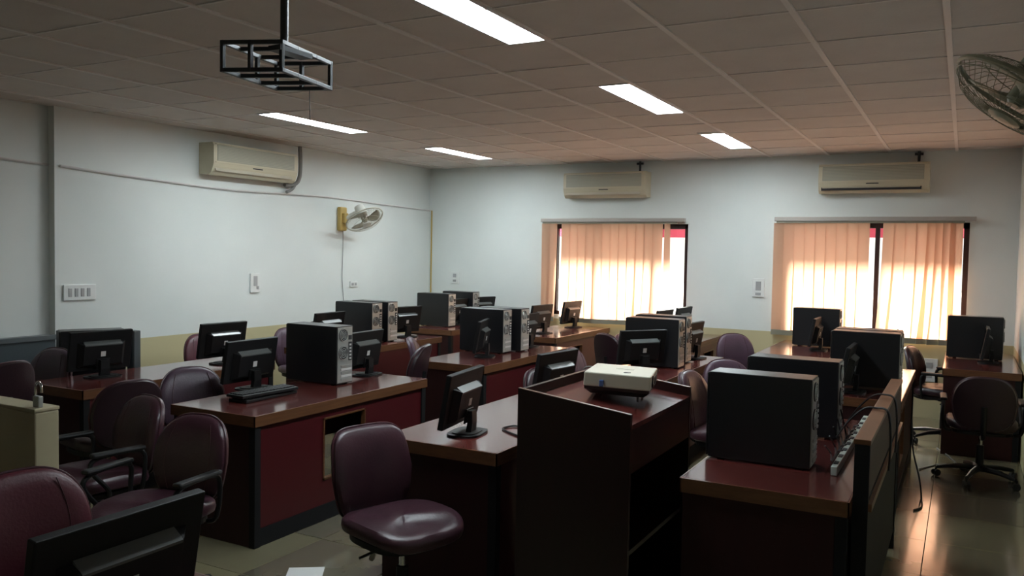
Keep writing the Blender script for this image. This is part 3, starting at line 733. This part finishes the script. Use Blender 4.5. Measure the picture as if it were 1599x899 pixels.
# ---------------------------------------------------------------- wall fans
def wall_fan(center, n, mount, wall_dir, label, shell='white_pl', br='yellow_pl', blade='fan_blade', wire='fan_wire', R_=.225):
    r = empty('wall_fan', mount); tag(r, label, 'fan', 'wall fans')
    C_ = Vector(center)-Vector(mount); n = Vector(n).normalized(); q = n.to_track_quat('Z', 'Y').to_matrix().to_4x4()
    T = Matrix.Translation(C_) @ q
    wd = Vector(wall_dir)                       # into the room
    side = Vector((0, 0, 1)).cross(wd)
    mt = Matrix(((wd.x, side.x, 0, 0), (wd.y, side.y, 0, 0), (0, 0, 1, 0), (0, 0, 0, 1)))
    m = MB(); m.box(0, .06, -.06, .06, -.14, .14, .015, mt); m.box(.05, .10, -.035, .035, -.05, .07, .01, mt); m.build('wall_bracket', br, r)
    back = T @ Vector((0, 0, -.13))
    MB().tube(smooth_path([mt @ Vector((.07, 0, .0)), (mt @ Vector((.09, 0, .02))+back)/2, back]), .022, 8).build('arm', shell, r, smooth=True)
    m = MB(); m.lathe([(.02, -.19), (.055, -.18), (.065, -.12), (.068, -.06), (.05, -.045)], 20, T); m.build('motor_housing', shell, r, smooth=True)
    cg = MB()
    for rad, z in ((R_, 0), (R_*.97, .022), (R_*.72, .062), (R_*.45, .075), (R_*.72, -.04)):
        cg.tube([T @ Vector((rad*math.cos(2*PI*k/36), rad*math.sin(2*PI*k/36), z)) for k in range(36)], .008 if rad == R_ else .0016, 5, True)
    for k in range(44):
        a = 2*PI*k/44; c, s_ = math.cos(a), math.sin(a)
        cg.tube([T @ Vector((rd*c, rd*s_, z)) for rd, z in ((.05, .078), (R_*.5, .074), (R_*.8, .055), (R_, .01))], .0010, 4)
        cg.tube([T @ Vector((rd*c, rd*s_, z)) for rd, z in ((.05, -.055), (R_*.5, -.048), (R_*.8, -.035), (R_, -.006))], .0010, 4)
    cg.build('guard', wire, r, smooth=True)
    MB().lathe([(.052, .074), (.052, .082), (.02, .086)], 20, T).build('guard_badge', shell, r)
    MB().lathe([(.035, -.03), (.035, .02), (.02, .035)], 16, T).build('hub', blade, r, smooth=True)
    for k in range(3):
        m = MB(); a0 = 2*PI*k/3+.4; rows = 7; gr = []
        for i in range(rows):
            f = i/(rows-1); rd = .03+f*(R_*.86-.03); half = .20+.42*math.sin(min(1, f*1.15)*PI*.62); row = []
            for j in range(6):
                s_ = j/5*2-1; a = a0+half*s_+.25*f; row.append(m.bm.verts.new(T @ Vector((rd*math.cos(a), rd*math.sin(a), -.018*s_*(1-.3*f)))))
            gr.append(row)
        for i in range(rows-1):
            for j in range(5): m.bm.faces.new((gr[i][j], gr[i][j+1], gr[i+1][j+1], gr[i+1][j]))
        ob = m.build('blade', blade, r, smooth=True); md = ob.modifiers.new('thick', 'SOLIDIFY'); md.thickness = .002
    return r
wall_fan((-6.20, 7.80, 1.985), (.57, -.10, -.82), (XL, 7.72, 1.985), (1, 0, 0), 'cream wall fan with a yellowed bracket on the left wall')
wall_fan((.135, 3.0, 2.15), (-.56, -.10, -.82), (XR, 3.05, 2.25), (-1, 0, 0), 'dusty wall fan cut by the right frame edge', 'fan_dark', 'fan_dark', 'fan_dark', 'fan_dark', .21)
tag(MB().tube(smooth_path([(XL+.03, 7.74, 1.84), (XL+.012, 7.76, 1.6), (XL+.012, 7.75, 1.3), (XL+.012, 7.78, 1.05), (XL+.012, 7.82, .80)]), .004, 5).build('fan_cord', 'grey_lite', smooth=True), 'thin cord hanging down the wall from the left fan', 'cord')

# ---------------------------------------------------------------- projector cage
r = empty('projector_cage', (-2.36, 2.44, ZC)); tag(r, 'empty dark steel projector cage hanging from the ceiling on a pole', 'ceiling mount')
z1, z0 = 2.397-ZC, 2.296-ZC; c = Vector((-2.36, 2.44, 0))
A, B = Vector((-2.435, 2.225, 0))-c, Vector((-2.225, 2.31, 0))-c; L = Vector((-.075, .352, 0)); Wv = B-A
bt = .0075
def bar(p, q, n, t=bt):
    p = Vector(p); q = Vector(q); d = (q-p).normalized(); ln = (q-p).length
    rot = d.to_track_quat('X', 'Z').to_matrix().to_4x4(); mt = Matrix.Translation(p) @ rot
    MB().box(-t, ln+t, -t, t, -t, t, .0015, mt).build(n, 'grey_metal', r)
def at(u, v, z): return A+Wv*u+L*v+Vector((0, 0, z))
for z in (z0, z1):
    bar(at(0, 0, z), at(1, 0, z), 'frame_bar'); bar(at(0, 1, z), at(1, 1, z), 'frame_bar'); bar(at(0, 0, z), at(0, 1, z), 'frame_bar'); bar(at(1, 0, z), at(1, 1, z), 'frame_bar')
    for v in (.3, .68): bar(at(0, v, z), at(1, v, z), 'cross_bar')
for u, v in ((0, 0), (1, 0), (0, 1), (1, 1), (.47, 0), (.47, 1), (0, .62)): bar(at(u, v, z0), at(u, v, z1), 'upright')
pp = at(.93, .12, 0)
MB().tube([(pp.x, pp.y, z1-.02), (pp.x, pp.y, 0)], .0155, 12).build('pole', 'grey_metal', r, smooth=True)
MB().lathe([(.045, -.006), (.045, 0)], 16, Matrix.Translation((pp.x, pp.y, 0))).build('ceiling_flange', 'grey_metal', r)
MB().box(pp.x-.03, pp.x+.03, pp.y-.05, pp.y+.12, z1-.03, z1-.012).build('pole_plate', 'grey_metal', r)
q = at(.62, 1, z0)
MB().tube([q, q+Vector((0, 0, -.02)), q+Vector((.002, .002, -.155))], .0018, 5).build('loose_wire', 'rubber', r)

# ---------------------------------------------------------------- small things on the desks and floor
def keyboard(loc, rz, label):
    r = empty('keyboard', loc, rz); tag(r, label, 'keyboard', 'stacked keyboards')
    MB().box(-.07, .07, -.22, .22, 0, .018, .004).build('case', 'black', r)
    k = MB()
    for i in range(5):
        for j in range(15): k.box(-.055+i*.022, -.055+i*.022+.018, -.205+j*.0275, -.205+j*.0275+.023, .018, .024)
    k.build('keys', 'black', r); return r
keyboard((-3.72, 3.73, .731), R(2), 'black keyboard on the desk with the opening, lower of the two')
keyboard((-3.715, 3.72, .758), R(-3), 'black keyboard on the desk with the opening, upper of the two')
tag(MB().tube(smooth_path([(-1.90, 3.62, .735), (-2.0, 3.68, .735), (-2.06, 3.74, .735), (-2.03, 3.82, .736), (-1.92, 3.80, .735), (-1.86, 3.75, .735)]), .005, 6).build('loose_cord', 'rubber', smooth=True), 'loose black cord curled on the desk left of the lectern', 'cord')
r = empty('power_strip', (-.44, 4.32, .752)); tag(r, 'pale green power strip along the raised cable panel', 'power strip')
MB().box(-.022, .004, -.62, .68, -.02, .018, .003).build('housing', 'strip', r)
for k in range(9):
    MB().box(-.018, 0, -.57+k*.14, -.52+k*.14, .017, .021).build('socket', 'dark_grille', r)
for i, (y, h) in enumerate(((4.55, .995), (4.15, .99))):
    tag(MB().tube(smooth_path([(-.50, y+.03, .80), (-.45, y+.02, .88), (-.385, y, .95), (-.33, y, h-.03), (-.28, y-.02, .95), (-.262, y-.05, .84), (-.262, y-.1, .70)]), .005, 6).build('power_cable', 'rubber', smooth=True),
        ['black cable looping over the raised panel, farther from the camera', 'black cable looping over the raised panel, nearer the camera'][i], 'cable')
for i in range(6):
    y = 3.95+i*.13; rx = random.uniform(-.02, .02)
    tag(MB().tube(smooth_path([(-.52, y, .80+.02*i % .1), (-.50, y+.05+rx, .755), (-.485, y-.04, .742), (-.478, y+.08, .76), (-.45, y+.03, .782)]), .004, 6).build('power_cable', 'rubber', smooth=True),
        'tangled black cables between the right hand towers and the power strip', 'cable', 'tangled cables behind the towers')
tag(MB().tube(smooth_path([(-.29, 6.6, .5), (-.27, 6.5, .3), (-.22, 6.42, .12), (-.20, 6.35, .006), (-.19, 6.1, .006), (-.23, 6.0, .006)]), .006, 6).build('floor_cable', 'rubber', smooth=True), 'black cable dropping to the floor at the right aisle desk', 'cable')
tag(MB().tube(smooth_path([(-.25, 7.2, .006), (-.1, 7.5, .006), (.02, 7.45, .006), (-.05, 7.8, .006), (-.15, 8.1, .006)]), .005, 6).build('floor_cable', 'grey_lite', smooth=True), 'pale cable lying on the floor before the far right desk', 'cable')
o = MB().box(-.09, .09, -.06, .06, 0, .003).build('paper_scrap', 'paper', loc=(-2.88, 3.18, .001)); o.rotation_euler = (0, 0, R(35)); tag(o, 'white paper scrap on the floor at the bottom edge', 'paper')
# torn lining below the worn centre chair
o = MB().tube(smooth_path([(-2.20, 2.86, .40), (-2.19, 2.85, .36), (-2.215, 2.86, .30)]), .012, 6).build('torn_lining', 'torn', smooth=True)
ch = [c for c in COL.objects if c.get('label', '').startswith('maroon armless')][0]
bpy.context.view_layer.update()
o.parent = ch; o.matrix_parent_inverse = ch.matrix_world.inverted(); tag(o, 'torn hanging lining')
